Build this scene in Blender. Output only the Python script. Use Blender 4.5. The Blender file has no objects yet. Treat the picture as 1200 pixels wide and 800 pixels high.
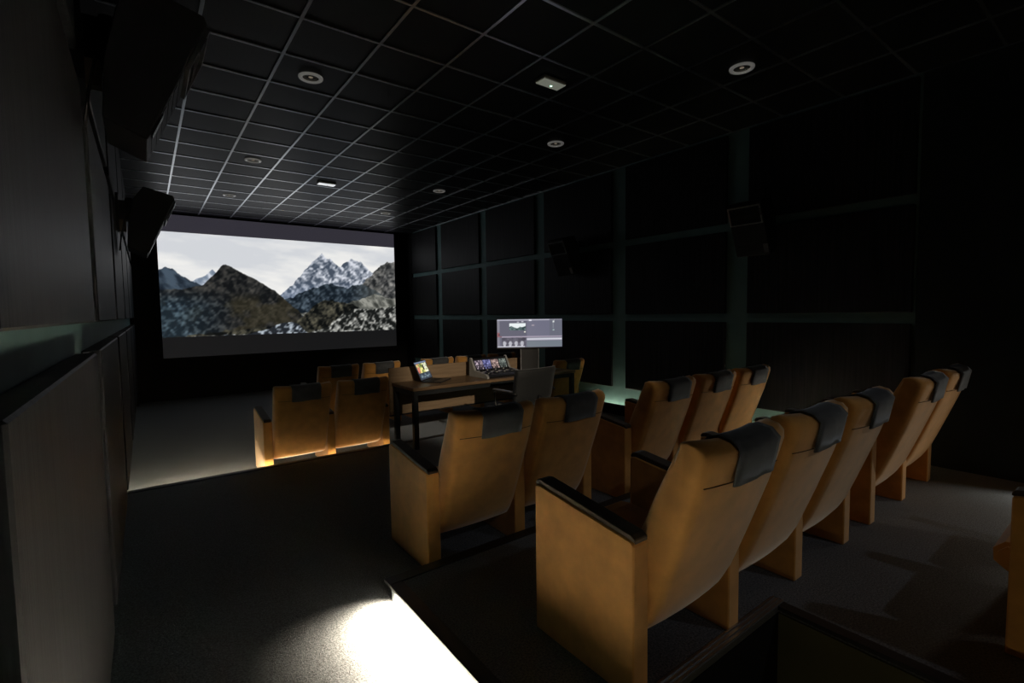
import bpy, bmesh, math, random
import numpy as np
from mathutils import Vector, Matrix

S = bpy.context.scene
COL = S.collection
rnd = random.Random(7)

# ------------------------------------------------------------------ camera
FOC = 572.403
Rm = np.array([[0.7997897, 0.04704645, 0.59843384],
               [-0.60013153, 0.04047399, 0.79887671],
               [-0.01336331, 0.99807239, -0.06060474]])
EYE = 1.8                                       # camera height above the screen-level floor
cd = bpy.data.cameras.new('camera'); cam = bpy.data.objects.new('camera', cd); COL.objects.link(cam)
cd.sensor_width = 36.0; cd.lens = FOC / 1200 * 36
cd.clip_start = 0.02
M = Matrix.Identity(4)
for r in range(3):
    M[r][0], M[r][1], M[r][2] = Rm[r][0], Rm[r][1], -Rm[r][2]
M[2][3] = EYE
cam.matrix_world = M
S.camera = cam

# ------------------------------------------------------------------ world, exposure
w = bpy.data.worlds.new('world'); S.world = w; w.use_nodes = True
w.node_tree.nodes['Background'].inputs[0].default_value = (0.01, 0.012, 0.015, 1)
w.node_tree.nodes['Background'].inputs[1].default_value = 0.1
S.view_settings.view_transform = 'Standard'
S.view_settings.look = 'None'
S.view_settings.gamma = 1
S.view_settings.use_curve_mapping = False
S.view_settings.exposure = 0.0

# ------------------------------------------------------------------ lamps behind the camera
def aim(o, target):
    o.rotation_euler = (Vector(target) - Vector(o.location)).to_track_quat('-Z', 'Y').to_euler()
def area(name, loc, target, sx, sy, power, col, spread=180):
    l = bpy.data.lights.new(name, 'AREA'); l.shape = 'RECTANGLE'; l.size = sx; l.size_y = sy
    l.energy = power; l.color = col; l.spread = math.radians(spread)
    o = bpy.data.objects.new(name, l); o.location = loc; COL.objects.link(o); aim(o, target); return o
def spot(name, loc, target, power, col, angle, blend=0.5, rad=0.05):
    l = bpy.data.lights.new(name, 'SPOT'); l.energy = power; l.color = col
    l.spot_size = math.radians(angle); l.spot_blend = blend; l.shadow_soft_size = rad
    o = bpy.data.objects.new(name, l); o.location = loc; COL.objects.link(o); aim(o, target); return o
AISLE_W = 360.0
RIGHT_W = 35.0
DIM_W = 3.5
LED = dict(aisle=18.0, front=360.0, wall=26.0, wall2=10.0)
spot('projection_port_lamp', (1.60, -3.3, 3.72), (3.65, 5.85, 0.98), 1000, (1.0, 0.85, 0.66), 15.5, 0.7, 0.05)
spot('right_step_lamp', (5.74, 1.80, 0.38), (3.4, 2.55, 0.85), 10, (1.0, 0.92, 0.78), 110, 0.7, 0.03)
spot('right_step_lamp', (5.74, 0.20, 0.37), (3.0, 1.05, 0.85), 15, (1.0, 0.92, 0.78), 110, 0.7, 0.03)
spot('unseen_rear_lamp', (1.32, -2.4, 3.9), (2.25, 0.95, 1.35), 24, (0.98, 0.95, 0.90), 25, 0.9, 0.05)  # added overhead to brighten the tops of the nearest chairs
spot('added_back_right_lamp', (5.55, -2.4, 1.05), (3.4, 1.3, 0.95), 26, (1.0, 0.88, 0.72), 50, 0.8, 0.10)  # unseen lamp added to light the chair backs from behind right
spot('unseen_rear_lamp', (4.32, -2.4, 3.9), (3.3, 0.9, 0.3), 38, (0.96, 0.96, 1.0), 46, 0.9, 0.06)

# ------------------------------------------------------------------ materials
def srgb(r, g, b):
    f = lambda c: (c/255/12.92) if c/255 <= 0.04045 else ((c/255+0.055)/1.055)**2.4
    return (f(r), f(g), f(b))
def mat(name, col, rough=0.6, metal=0.0, spec=0.5, noise=None, bump=None, sheen=0.0, sheen_col=(1, 1, 1), emit=None, es=0.0, coat=0.0):
    m = bpy.data.materials.new(name); m.use_nodes = True
    nt = m.node_tree; b = nt.nodes['Principled BSDF']
    b.inputs['Base Color'].default_value = (*col, 1)
    b.inputs['Roughness'].default_value = rough
    b.inputs['Metallic'].default_value = metal
    b.inputs['Specular IOR Level'].default_value = spec
    b.inputs['Sheen Weight'].default_value = sheen
    b.inputs['Sheen Roughness'].default_value = 0.4
    b.inputs['Sheen Tint'].default_value = (*sheen_col, 1)
    b.inputs['Coat Weight'].default_value = coat
    if emit:
        b.inputs['Emission Color'].default_value = (*emit, 1); b.inputs['Emission Strength'].default_value = es
    if noise or bump:
        tc = nt.nodes.new('ShaderNodeTexCoord')
    if noise:                                    # (scale, amount, stretch)
        mp = nt.nodes.new('ShaderNodeMapping'); mp.inputs['Scale'].default_value = noise[2]
        nz = nt.nodes.new('ShaderNodeTexNoise'); nz.inputs['Scale'].default_value = noise[0]; nz.inputs['Detail'].default_value = 4
        rp = nt.nodes.new('ShaderNodeValToRGB')
        a = noise[1]
        rp.color_ramp.elements[0].position = 0.3; rp.color_ramp.elements[1].position = 0.7
        rp.color_ramp.elements[0].color = (*[c*(1-a) for c in col], 1)
        rp.color_ramp.elements[1].color = (*[min(1, c*(1+a)) for c in col], 1)
        nt.links.new(tc.outputs['Object'], mp.inputs[0]); nt.links.new(mp.outputs[0], nz.inputs['Vector'])
        nt.links.new(nz.outputs['Fac'], rp.inputs[0]); nt.links.new(rp.outputs[0], b.inputs['Base Color'])
    if bump:                                     # (scale, strength, distance, stretch)
        mp2 = nt.nodes.new('ShaderNodeMapping'); mp2.inputs['Scale'].default_value = bump[3]
        n2 = nt.nodes.new('ShaderNodeTexNoise'); n2.inputs['Scale'].default_value = bump[0]; n2.inputs['Detail'].default_value = 3
        bp = nt.nodes.new('ShaderNodeBump'); bp.inputs['Strength'].default_value = bump[1]; bp.inputs['Distance'].default_value = bump[2]
        nt.links.new(tc.outputs['Object'], mp2.inputs[0]); nt.links.new(mp2.outputs[0], n2.inputs['Vector'])
        nt.links.new(n2.outputs['Fac'], bp.inputs['Height']); nt.links.new(bp.outputs[0], b.inputs['Normal'])
    return m
I3 = (1, 1, 1)
MAT = dict(
    carpet=mat('charcoal_carpet', (0.098, 0.106, 0.118), 0.75, spec=0.5, noise=(110, 0.9, I3), bump=(220, 0.6, 0.006, I3), sheen=0.4, sheen_col=(0.8, 0.9, 1)),
    suede=mat('ochre_suede', (0.68, 0.335, 0.088), 0.85, spec=0.2, noise=(9, 0.14, I3), bump=(260, 0.25, 0.002, I3), sheen=1.0, sheen_col=(1, 0.90, 0.76)),
    pad=mat('brown_pad', (0.070, 0.048, 0.034), 0.85, spec=0.2, noise=(14, 0.2, I3), bump=(300, 0.2, 0.002, I3), sheen=0.6, sheen_col=(0.85, 0.95, 0.95)),
    cloth=mat('slate_cloth', (0.085, 0.089, 0.093), 0.8, spec=0.3, noise=(12, 0.2, I3), bump=(350, 0.2, 0.001, I3), sheen=0.35, sheen_col=(0.8, 0.9, 1)),
    seam=mat('dark_seam', (0.10, 0.05, 0.015), 0.9),
    panel=mat('acoustic_panel_fabric', (0.020, 0.020, 0.022), 0.52, spec=0.16, noise=(3, 0.5, (14, 14, 0.5)), bump=(12, 0.25, 0.003, (16, 16, 0.4))),
    teal=mat('teal_wall_paint', (0.18, 0.315, 0.31), 0.6, spec=0.3, noise=(4, 0.08, I3)),
    wall_shade=mat('shaded_wall_cover', (0.014, 0.020, 0.020), 0.7, spec=0.2, noise=(4, 0.1, I3)),
    olive=mat('olive_wall_paint', (0.10, 0.095, 0.045), 0.8, spec=0.3, noise=(4, 0.1, I3)),
    black=mat('matte_black', (0.008, 0.008, 0.008), 0.8, spec=0.2, noise=(5, 0.1, I3)),
    tile=mat('black_ceiling_tile', (0.011, 0.0115, 0.012), 0.45, spec=0.22, noise=(30, 0.15, I3), bump=(120, 0.15, 0.002, I3)),
    tee=mat('grid_steel', (0.92, 0.95, 1.0), 0.29, metal=1.0, noise=(8, 0.05, I3)),
    trim_white=mat('lamp_trim_painted_glow', (0.85, 0.84, 0.80), 0.25, emit=(1, 0.98, 0.92), es=0.075, coat=1.0, noise=(8, 0.03, I3)),  # emission brightens the white ring, which is no lamp itself
    reflector=mat('lamp_reflector', (0.6, 0.58, 0.52), 0.25, metal=0.9, noise=(8, 0.05, I3)),
    bulb=mat('dim_bulb', (0.8, 0.7, 0.55), 0.4, emit=(1, 0.82, 0.62), es=0.12),
    diffuser=mat('emergency_plate_painted_glow', (0.6, 0.6, 0.55), 0.4, emit=(0.95, 1, 0.82), es=0.12, noise=(8, 0.04, I3)),  # faint emission stands for room light falling on the plate
    diffuser_bright=mat('bright_emergency_diffuser', (0.7, 0.7, 0.7), 0.4, emit=(0.95, 0.98, 1.0), es=0.75, noise=(8, 0.04, I3)),  # stronger, even emission over the plate
    green_led=mat('green_led', (0.2, 0.8, 0.5), 0.4, emit=(0.45, 1, 0.65), es=3.0),
    plate=mat('pale_plastic', (0.70, 0.70, 0.62), 0.3,  noise=(8, 0.04, I3)),
    spk=mat('speaker_black', (0.006, 0.006, 0.0065), 0.5, spec=0.25, noise=(40, 0.2, I3)),
    spk_metal=mat('speaker_trim', (0.34, 0.34, 0.35), 0.3, metal=0.8, noise=(20, 0.1, I3)),
    beige=mat('raw_board', (0.30, 0.22, 0.15), 0.7, noise=(10, 0.15, I3)),
    wood=mat('walnut_laminate', (0.22, 0.137, 0.073), 0.42, spec=0.45, noise=(2.2, 0.30, (1.2, 14, 14)), bump=(6, 0.05, 0.001, (1, 12, 12))),
    oak=mat('oak_panel', (0.34, 0.235, 0.14), 0.6, spec=0.3, noise=(2.2, 0.16, (1.2, 14, 14))),
    desk_metal=mat('charcoal_steel', (0.028, 0.032, 0.034), 0.45, metal=0.3, noise=(12, 0.1, I3)),
    alu=mat('nosing_aluminium', (0.50, 0.51, 0.53), 0.28, metal=0.9, noise=(20, 0.02, I3)),
    nose_black=mat('nosing_black', (0.012, 0.012, 0.013), 0.5, noise=(20, 0.1, I3)),
    office=mat('black_office_mesh', (0.016, 0.0175, 0.018), 0.7, noise=(60, 0.2, I3), sheen=0.2),
    office_dark=mat('black_office_plastic', (0.012, 0.012, 0.013), 0.4, noise=(20, 0.1, I3)),
    chrome=mat('polished_metal', (0.5, 0.5, 0.5), 0.22, metal=1.0, noise=(20, 0.03, I3)),
    console_grey=mat('console_grey', (0.42, 0.42, 0.40), 0.45, noise=(20, 0.05, I3)),
    console_dark=mat('console_dark', (0.014, 0.014, 0.016), 0.4, noise=(20, 0.1, I3)),
    laptop=mat('laptop_shell', (0.045, 0.047, 0.052), 0.35, metal=0.4, noise=(20, 0.05, I3)),
    keys=mat('key_black', (0.010, 0.010, 0.012), 0.5, noise=(20, 0.05, I3)),
    paper=mat('white_paper', (0.6, 0.6, 0.62), 0.6, noise=(20, 0.03, I3)),
    tag=mat('white_tag', (0.7, 0.7, 0.7), 0.6, noise=(20, 0.03, I3)),
)
def led_mat(name, col, s):
    return mat(name, (0.8, 0.8, 0.8), 0.5, emit=col, es=s)
MAT['led_aisle'] = led_mat('aisle_led', (1.0, 0.84, 0.62), LED['aisle'])
MAT['led_front'] = led_mat('step_led', (1.0, 0.80, 0.54), LED['front'])
MAT['well_fill'] = led_mat('added_well_glow', (1.0, 0.85, 0.55), 11.0)
MAT['led_front2'] = led_mat('step_led_dim', (1.0, 0.80, 0.54), 60.0)
MAT['led_wall'] = led_mat('wall_led', (1.0, 0.95, 0.70), LED['wall'])
MAT['led_wall2'] = led_mat('wall_led_dim', (1.0, 0.85, 0.55), LED['wall2'])
def attr_emit(name, strength=1.0):
    m = bpy.data.materials.new(name); m.use_nodes = True
    nt = m.node_tree; b = nt.nodes['Principled BSDF']
    a = nt.nodes.new('ShaderNodeAttribute'); a.attribute_name = 'pic'
    b.inputs['Base Color'].default_value = (0.02, 0.02, 0.02, 1); b.inputs['Roughness'].default_value = 0.6
    nt.links.new(a.outputs['Color'], b.inputs['Emission Color']); b.inputs['Emission Strength'].default_value = strength
    return m
MAT['projection'] = attr_emit('projected_picture', 1.0)
MAT['display'] = attr_emit('display_picture', 1.0)

# ------------------------------------------------------------------ builders
def link(name, me, parent=None):
    o = bpy.data.objects.new(name, me); COL.objects.link(o)
    if parent: o.parent = parent
    return o
def finish(name, bm, m, parent=None, smooth=False):
    bmesh.ops.recalc_face_normals(bm, faces=bm.faces[:])
    me = bpy.data.meshes.new(name); bm.to_mesh(me); bm.free()
    me.materials.append(m)
    if smooth:
        for p in me.polygons: p.use_smooth = True
    return link(name, me, parent)
def add_box(bm, x0, x1, y0, y1, z0, z1, bev=0.0):
    vs = [bm.verts.new((x, y, z)) for x in (x0, x1) for y in (y0, y1) for z in (z0, z1)]
    fs = [(0, 1, 3, 2), (4, 6, 7, 5), (0, 4, 5, 1), (2, 3, 7, 6), (0, 2, 6, 4), (1, 5, 7, 3)]
    faces = [bm.faces.new([vs[i] for i in f]) for f in fs]
    if bev > 0:
        ed = set(e for f in faces for e in f.edges)
        bmesh.ops.bevel(bm, geom=list(ed), offset=bev, segments=2 if bev > 0.012 else 1, affect='EDGES', profile=0.5)
    return vs
def box(name, d, m, parent=None, bev=0.0):
    bm = bmesh.new(); add_box(bm, *d, bev=bev); return finish(name, bm, m, parent)
def add_prism(bm, poly, axis, a, b):
    """extrude polygon given as 2-D points along an axis: axis 'x' poly=(y,z), 'y' poly=(x,z), 'z' poly=(x,y)"""
    mk = {'x': lambda p, t: (t, p[0], p[1]), 'y': lambda p, t: (p[0], t, p[1]), 'z': lambda p, t: (p[0], p[1], t)}[axis]
    A = [bm.verts.new(mk(p, a)) for p in poly]; B = [bm.verts.new(mk(p, b)) for p in poly]
    fs = [bm.faces.new(A), bm.faces.new(B[::-1])]
    n = len(poly)
    for i in range(n): fs.append(bm.faces.new((A[i], B[i], B[(i+1) % n], A[(i+1) % n])))
    return fs
def prism(name, poly, axis, a, b, m, parent=None, bev=0.0):
    bm = bmesh.new(); add_prism(bm, poly, axis, a, b)
    if bev > 0: bmesh.ops.bevel(bm, geom=bm.edges[:], offset=bev, segments=2, affect='EDGES', profile=0.5)
    return finish(name, bm, m, parent)
def add_lathe(bm, prof, n=24, c=(0, 0, 0)):
    rings = []
    for r, z in prof:
        rings.append([bm.verts.new((c[0]+r*math.cos(2*math.pi*i/n), c[1]+r*math.sin(2*math.pi*i/n), c[2]+z)) for i in range(n)])
    for a, b in zip(rings, rings[1:]):
        for i in range(n): bm.faces.new((a[i], a[(i+1) % n], b[(i+1) % n], b[i]))
    return rings
def lathe(name, prof, m, parent=None, n=24, c=(0, 0, 0), caps=True):
    bm = bmesh.new(); rr = add_lathe(bm, prof, n, c)
    if caps:
        for r in (rr[0], rr[-1]): bm.faces.new(r)
    o = finish(name, bm, m, parent, smooth=True); return o
def add_tube(bm, pts, r, n=8):
    pts = [Vector(p) for p in pts]; rings = []
    for i, p in enumerate(pts):
        d = (pts[min(i+1, len(pts)-1)] - pts[max(i-1, 0)]).normalized()
        q = d.to_track_quat('Z', 'Y')
        rings.append([bm.verts.new(p + q @ Vector((r*math.cos(2*math.pi*k/n), r*math.sin(2*math.pi*k/n), 0))) for k in range(n)])
    for a, b in zip(rings, rings[1:]):
        for k in range(n): bm.faces.new((a[k], a[(k+1) % n], b[(k+1) % n], b[k]))
    bm.faces.new(rings[0]); bm.faces.new(rings[-1][::-1])
def tube(name, pts, r, m, parent=None, n=8):
    bm = bmesh.new(); add_tube(bm, pts, r, n); return finish(name, bm, m, parent, smooth=True)
def tag(o, label, cat=None, group=None, kind=None):
    if label: o['label'] = label
    if cat: o['category'] = cat
    if group: o['group'] = group
    if kind: o['kind'] = kind
    return o
def empty(name, loc, rz=0.0):
    o = bpy.data.objects.new(name, None); o.empty_display_size = 0.1
    o.location = loc; o.rotation_euler = (0, 0, rz); COL.objects.link(o); return o
def copy_tree(src, loc, rz=None):
    r = src.copy(); COL.objects.link(r); r.location = loc
    if rz is not None: r.rotation_euler = (0, 0, rz)
    for ch in list(src.children):
        c = ch.copy(); COL.objects.link(c); c.parent = r
        for g in list(ch.children):
            d = g.copy(); COL.objects.link(d); d.parent = c
    return r

# ------------------------------------------------------------------ levels
F2, F3, CEIL = 0.18, 0.30, EYE + 2.166
XL, XR, YB, YF = -0.245, 5.90, -3.6, 12.75      # wall planes
FACE_L, FACE_R = -0.172, 5.855                  # panel faces
def Z(zc): return EYE + zc
P2Y = 5.68                                      # front edge of the middle platform
P3Y, P3X = 2.55, 1.04                           # front and left edge of the near platform
PX0, PX1, PY1 = 1.26, 2.49, 1.115               # stair well
PYB = -1.9

# ------------------------------------------------------------------ setting
fl = box('floor', (XL, XR, P2Y-0.25, YF, -0.12, 0.0), MAT['carpet'])
tag(fl, 'dark blue-grey carpet floor in front of the cinema screen', kind='structure')
bm = bmesh.new()
add_box(bm, XL, XR, PY1, P2Y, 0.001, F2)
add_box(bm, XL, PX0, YB, PY1, -1.2, F2)
add_box(bm, PX1, XR, YB, PY1, -1.2, F2)
add_box(bm, PX0, PX1, YB, PYB, -1.2, F2)
p2 = finish('floor_platform', bm, MAT['carpet']); tag(p2, 'carpeted middle platform with the desk and a side aisle', kind='structure')
bm = bmesh.new()
add_box(bm, P3X, 5.52, PY1, P3Y, F2-0.01, F3)
add_box(bm, PX1, XR, YB, PY1, F2-0.01, F3)
add_box(bm, 5.50, XR, PY1-0.01, 1.7, F2-0.01, F3-0.0005)
add_box(bm, P3X, PX0, YB, PY1, F2-0.01, F3)
p3 = finish('floor_platform', bm, MAT['carpet']); tag(p3, 'carpeted near platform under the closest row of chairs', kind='structure')
bm = bmesh.new()
add_box(bm, PX0-0.02, PX1+0.02, PYB, PY1+0.02, -0.95, -0.9)
pit = finish('floor_stairwell', bm, MAT['black']); tag(pit, 'dark bottom of the stair well behind the closest row', kind='structure')
box('well_side', (PX1-0.012, PX1, PYB, PY1, -0.9, F3-0.03), MAT['olive'], pit)
box('well_end', (PX0, PX1, PY1-0.012, PY1, -0.9, F3-0.03), MAT['black'], pit)
box('well_side', (PX0, PX0+0.012, PYB, PY1, -0.9, F3-0.03), MAT['black'], pit)
for k in range(3):
    box('stair_tread', (PX0+0.01, PX1-0.012, PYB+0.35*k, PYB+0.35*(k+1), -0.9, F3-0.25-0.22*k), MAT['carpet'], pit)
# nosings: children of the platforms
no = box('step_nosing', (XL+0.01, XR-0.01, P2Y-0.045, P2Y+0.03, F2-0.012, F2+0.006), MAT['nose_black'], p2)
no = box('step_nosing', (P3X-0.03, 5.55, P3Y-0.045, P3Y+0.03, F3-0.012, F3+0.006), MAT['nose_black'], p3)
no = box('step_nosing', (5.475, 5.55, 1.7, P3Y-0.045, F3-0.012, F3+0.004), MAT['nose_black'], p3)
no = box('step_nosing', (P3X-0.03, P3X+0.045, YB, P3Y-0.045, F3-0.012, F3+0.004), MAT['nose_black'], p3)
bm = bmesh.new()
add_box(bm, PX0, PX1+0.05, PY1-0.010, PY1+0.050, F3-0.025, F3+0.008)
for y in (PY1-0.008, PY1+0.012, PY1+0.034): add_box(bm, PX0, PX1+0.05, y, y+0.008, F3+0.0085, F3+0.014)
tag(finish('step_nosing', bm, MAT['alu'], p3), 'ribbed aluminium nosing at the stair well')
box('step_nosing', (PX1-0.016, PX1+0.045, PYB, PY1-0.010, F3-0.012, F3+0.008), MAT['nose_black'], p3)

def led(name, d, m, parent, label):
    o = box(name, d, m, parent); tag(o, label); return o
def led_wedge(axis, edge, out, zt, a, b, m, parent):
    # slanted diffuser tucked under the nosing, facing outwards and down
    P = [(edge+out*0.001, zt), (edge+out*0.018, zt), (edge+out*0.001, zt-0.0085)]
    o = prism('led_strip', P, axis, a, b, m, parent); tag(o, 'warm light strip under the platform edge'); return o
lw = led_wedge('y', P3X, -1, F3-0.0125, 0.0, P3Y-0.03, MAT['led_aisle'], p3)
lo = area('led_lamp', (P3X-0.011, 1.25, F3-0.019), (P3X-0.011-0.55, 1.25, F3-0.019-1.0), 2.48, 0.008, AISLE_W, (1.0, 0.83, 0.60), 107)
lo.rotation_euler = (0, math.radians(29), 0); lo.data.shape = 'RECTANGLE'; lo.data.size, lo.data.size_y = 0.008, 2.48; lo.parent = p3
RX = 5.52                                       # right edge of the near platform
lr = area('led_lamp', (RX+0.011, 2.1, F3-0.019), (RX+1, 2.1, 0), 0.75, 0.008, RIGHT_W, (1.0, 0.84, 0.60), 140)
lr.rotation_euler = (0, math.radians(-40), 0); lr.data.size, lr.data.size_y = 0.008, 0.75; lr.parent = p3
led_wedge('y', RX, 1, F3-0.0125, 1.72, P3Y-0.03, MAT['led_aisle'], p3)
box('led_strip', (PX0+0.013, PX0+0.020, PYB+0.1, PY1-0.3, F3-0.06, F3-0.05), MAT['well_fill'], pit)  # added glowing strip that lights the olive side of the well
led_wedge('x', P2Y, 1, F2-0.0125, XL+0.02, 1.0, MAT['led_front'], p2)
led_wedge('x', P2Y, 1, F2-0.0125, 1.02, 2.42, MAT['led_front2'], p2)

# walls
wl = box('wall_left', (XL-0.12, XL, YB, YF, -0.1, CEIL+0.1), MAT['teal']); tag(wl, 'teal painted left wall behind dark acoustic panels', kind='structure')
wr = box('wall_right', (XR, XR+0.12, YB, YF, -0.1, CEIL+0.1), MAT['teal']); tag(wr, 'teal painted right wall behind a grid of dark acoustic panels', kind='structure')
wf = box('wall_front', (XL-0.12, XR+0.12, YF, YF+0.12, -0.1, CEIL+0.1), MAT['black']); tag(wf, 'matte black wall behind the cinema screen', kind='structure')
wb = box('wall_back', (XL-0.12, XR+0.12, YB-0.12, YB, -1.2, CEIL+0.1), MAT['black']); tag(wb, 'dark back wall behind the camera', kind='structure')
ROWS = [(1.085, 2.14), (-0.035, 0.985), (-1.20, -0.150)]
def panels(wall, x0, x1, spans, zoff=(0, 0, 0)):
    for (a, b) in spans:
        for k, (z0, z1) in enumerate(ROWS):
            box('acoustic_panel', (x0, x1, a, b, Z(z0+zoff[k]), Z(z1+zoff[k])), MAT['panel'], wall, bev=0.006)
R_GAPS = [10.80, 8.84, 6.95, 5.07, 3.19, 1.31, -0.57, -2.45]
g = 0.14
spansR = [(R_GAPS[0]+g, 12.30)] + [(R_GAPS[i+1]+g, R_GAPS[i]-g) for i in range(len(R_GAPS)-1)]
ROWS = [(1.065, 2.14), (-0.055, 0.965), (-1.20, -0.165)]
panels(wr, FACE_R, XR, spansR[:6])
box('shaded_wall_cover', (FACE_R+0.01, XR, YB, 1.42, F3, CEIL-0.01), MAT['wall_shade'], wr, bev=0.004)  # dark sheet painting shade over the plain teal wall
ROWS = [(1.10, 2.14), (-0.02, 0.965), (-1.40, -0.152)]
spansL = [(-0.9, 0.80), (1.03, 2.74), (3.00, 4.71), (4.98, 6.69), (6.96, 8.67), (8.94, 10.65), (10.92, 12.3)]
panels(wl, XL, FACE_L, spansL)
# dark side returns next to the screen
for (x0, x1, s) in ((XL, FACE_L-0.005, 'left'), (FACE_R+0.005, XR, 'right')):
    tag(box('trim_1' if s == 'left' else 'trim_2', (x0, x1, 12.33, YF, 0.0, CEIL-0.01), MAT['black']), 'matte black side trim by the %s edge of the screen' % s, kind='structure')
# low skirting with a hidden light strip on the right wall
bs = box('baseboard_right', (XR-0.100, XR-0.085, 2.4, 6.6, F2, F2+0.165), MAT['black']); tag(bs, 'black skirting along the right wall hiding a light strip', kind='structure')
box('skirting_base', (XR-0.086, XR, 2.4, 6.6, F2, F2+0.028), MAT['black'], bs)
led('led_strip', (XR-0.075, XR-0.030, 4.3, 5.45, F2+0.030, F2+0.036), MAT['led_wall'], bs, 'light strip behind the skirting')
led('led_strip', (XR-0.075, XR-0.030, 2.5, 3.6, F2+0.030, F2+0.036), MAT['led_wall2'], bs, 'light strip behind the skirting')

# ceiling
cl = box('ceiling', (XL-0.12, XR+0.12, YB, YF+0.12, CEIL+0.03, CEIL+0.15), MAT['black']); tag(cl, 'suspended ceiling of black tiles in a metal grid', kind='structure')
xs = [XL] + [0.42+0.6*k for k in range(0, 9)] + [XR]
ys = [4.48+0.6*k for k in range(-8, 14)] + [YF]
tm = {}
def tile_mesh(wx, wy):
    key = (round(wx, 3), round(wy, 3))
    if key not in tm:
        bm = bmesh.new(); add_box(bm, -wx/2, wx/2, -wy/2, wy/2, 0, 0.018, bev=0.004)
        me = bpy.data.meshes.new('ceiling_tile'); bmesh.ops.recalc_face_normals(bm, faces=bm.faces[:]); bm.to_mesh(me); bm.free(); me.materials.append(MAT['tile']); tm[key] = me
    return tm[key]
for i in range(len(xs)-1):
    for j in range(len(ys)-1):
        wx, wy = xs[i+1]-xs[i]-0.022, ys[j+1]-ys[j]-0.022
        if wx < 0.02 or wy < 0.02: continue
        o = link('ceiling_tile', tile_mesh(wx, wy), cl)
        o.location = ((xs[i]+xs[i+1])/2, (ys[j]+ys[j+1])/2, CEIL+0.006 + rnd.uniform(0, 0.002))
for x in xs[1:-1]:
    box('grid_runner', (x-0.012, x+0.012, ys[0], YF, CEIL, CEIL+0.03), MAT['tee'], cl)
for y in ys[:-1]:
    box('cross_tee', (XL, XR, y-0.012, y+0.012, CEIL+0.0006, CEIL+0.029), MAT['tee'], cl)
for (x0, x1) in ((XL, XL+0.022), (XR-0.022, XR)):
    box('wall_angle', (x0, x1, ys[0], YF, CEIL-0.001, CEIL+0.02), MAT['tee'], cl)

# ------------------------------------------------------------------ noise for pictures
def vnoise(u, v, sx, sy, seed):
    r = np.random.RandomState(seed); G = r.rand(64, 64)
    x = u*sx; y = v*sy
    xi = np.floor(x).astype(int); yi = np.floor(y).astype(int)
    fx = x-xi; fy = y-yi; fx = fx*fx*(3-2*fx); fy = fy*fy*(3-2*fy)
    g = lambda a, b: G[a % 64, b % 64]
    return (g(xi, yi)*(1-fx)*(1-fy)+g(xi+1, yi)*fx*(1-fy)+g(xi, yi+1)*(1-fx)*fy+g(xi+1, yi+1)*fx*fy)
def fbm(u, v, sx, sy, seed, oct=5):
    t = 0; a = 0.5
    for k in range(oct):
        t = t + a*vnoise(u, v, sx*2**k, sy*2**k, seed+k); a *= 0.5
    return t
def to_lin(c):
    c = np.clip(c/255.0, 0, 1)
    return np.where(c <= 0.04045, c/12.92, ((c+0.055)/1.055)**2.4)
def picture_mesh(name, w, h, nu, nv, colfun, m, parent=None):
    """upright picture in the local XZ plane, facing -Y, origin at its lower left corner"""
    gu = np.linspace(0, w, nu+1); gv = np.linspace(0, h, nv+1)
    U, V = np.meshgrid(gu, gv)
    verts = np.stack([U.ravel(), np.zeros(U.size), V.ravel()], 1)
    idx = np.arange((nu+1)*(nv+1)).reshape(nv+1, nu+1)
    f = np.stack([idx[:-1, :-1].ravel(), idx[:-1, 1:].ravel(), idx[1:, 1:].ravel(), idx[1:, :-1].ravel()], 1)
    me = bpy.data.meshes.new(name); me.from_pydata(verts.tolist(), [], f.tolist())
    c = to_lin(colfun((U/w).ravel(), (V/h).ravel()))
    at = me.color_attributes.new('pic', 'FLOAT_COLOR', 'POINT')
    at.data.foreach_set('color', np.concatenate([c, np.ones((len(c), 1))], 1).astype(np.float32).ravel())
    me.materials.append(m); me.update()
    return link(name, me, parent)
def mixc(a, b, t):
    t = np.clip(t, 0, 1)[:, None]
    return a*(1-t)+b*t
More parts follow.
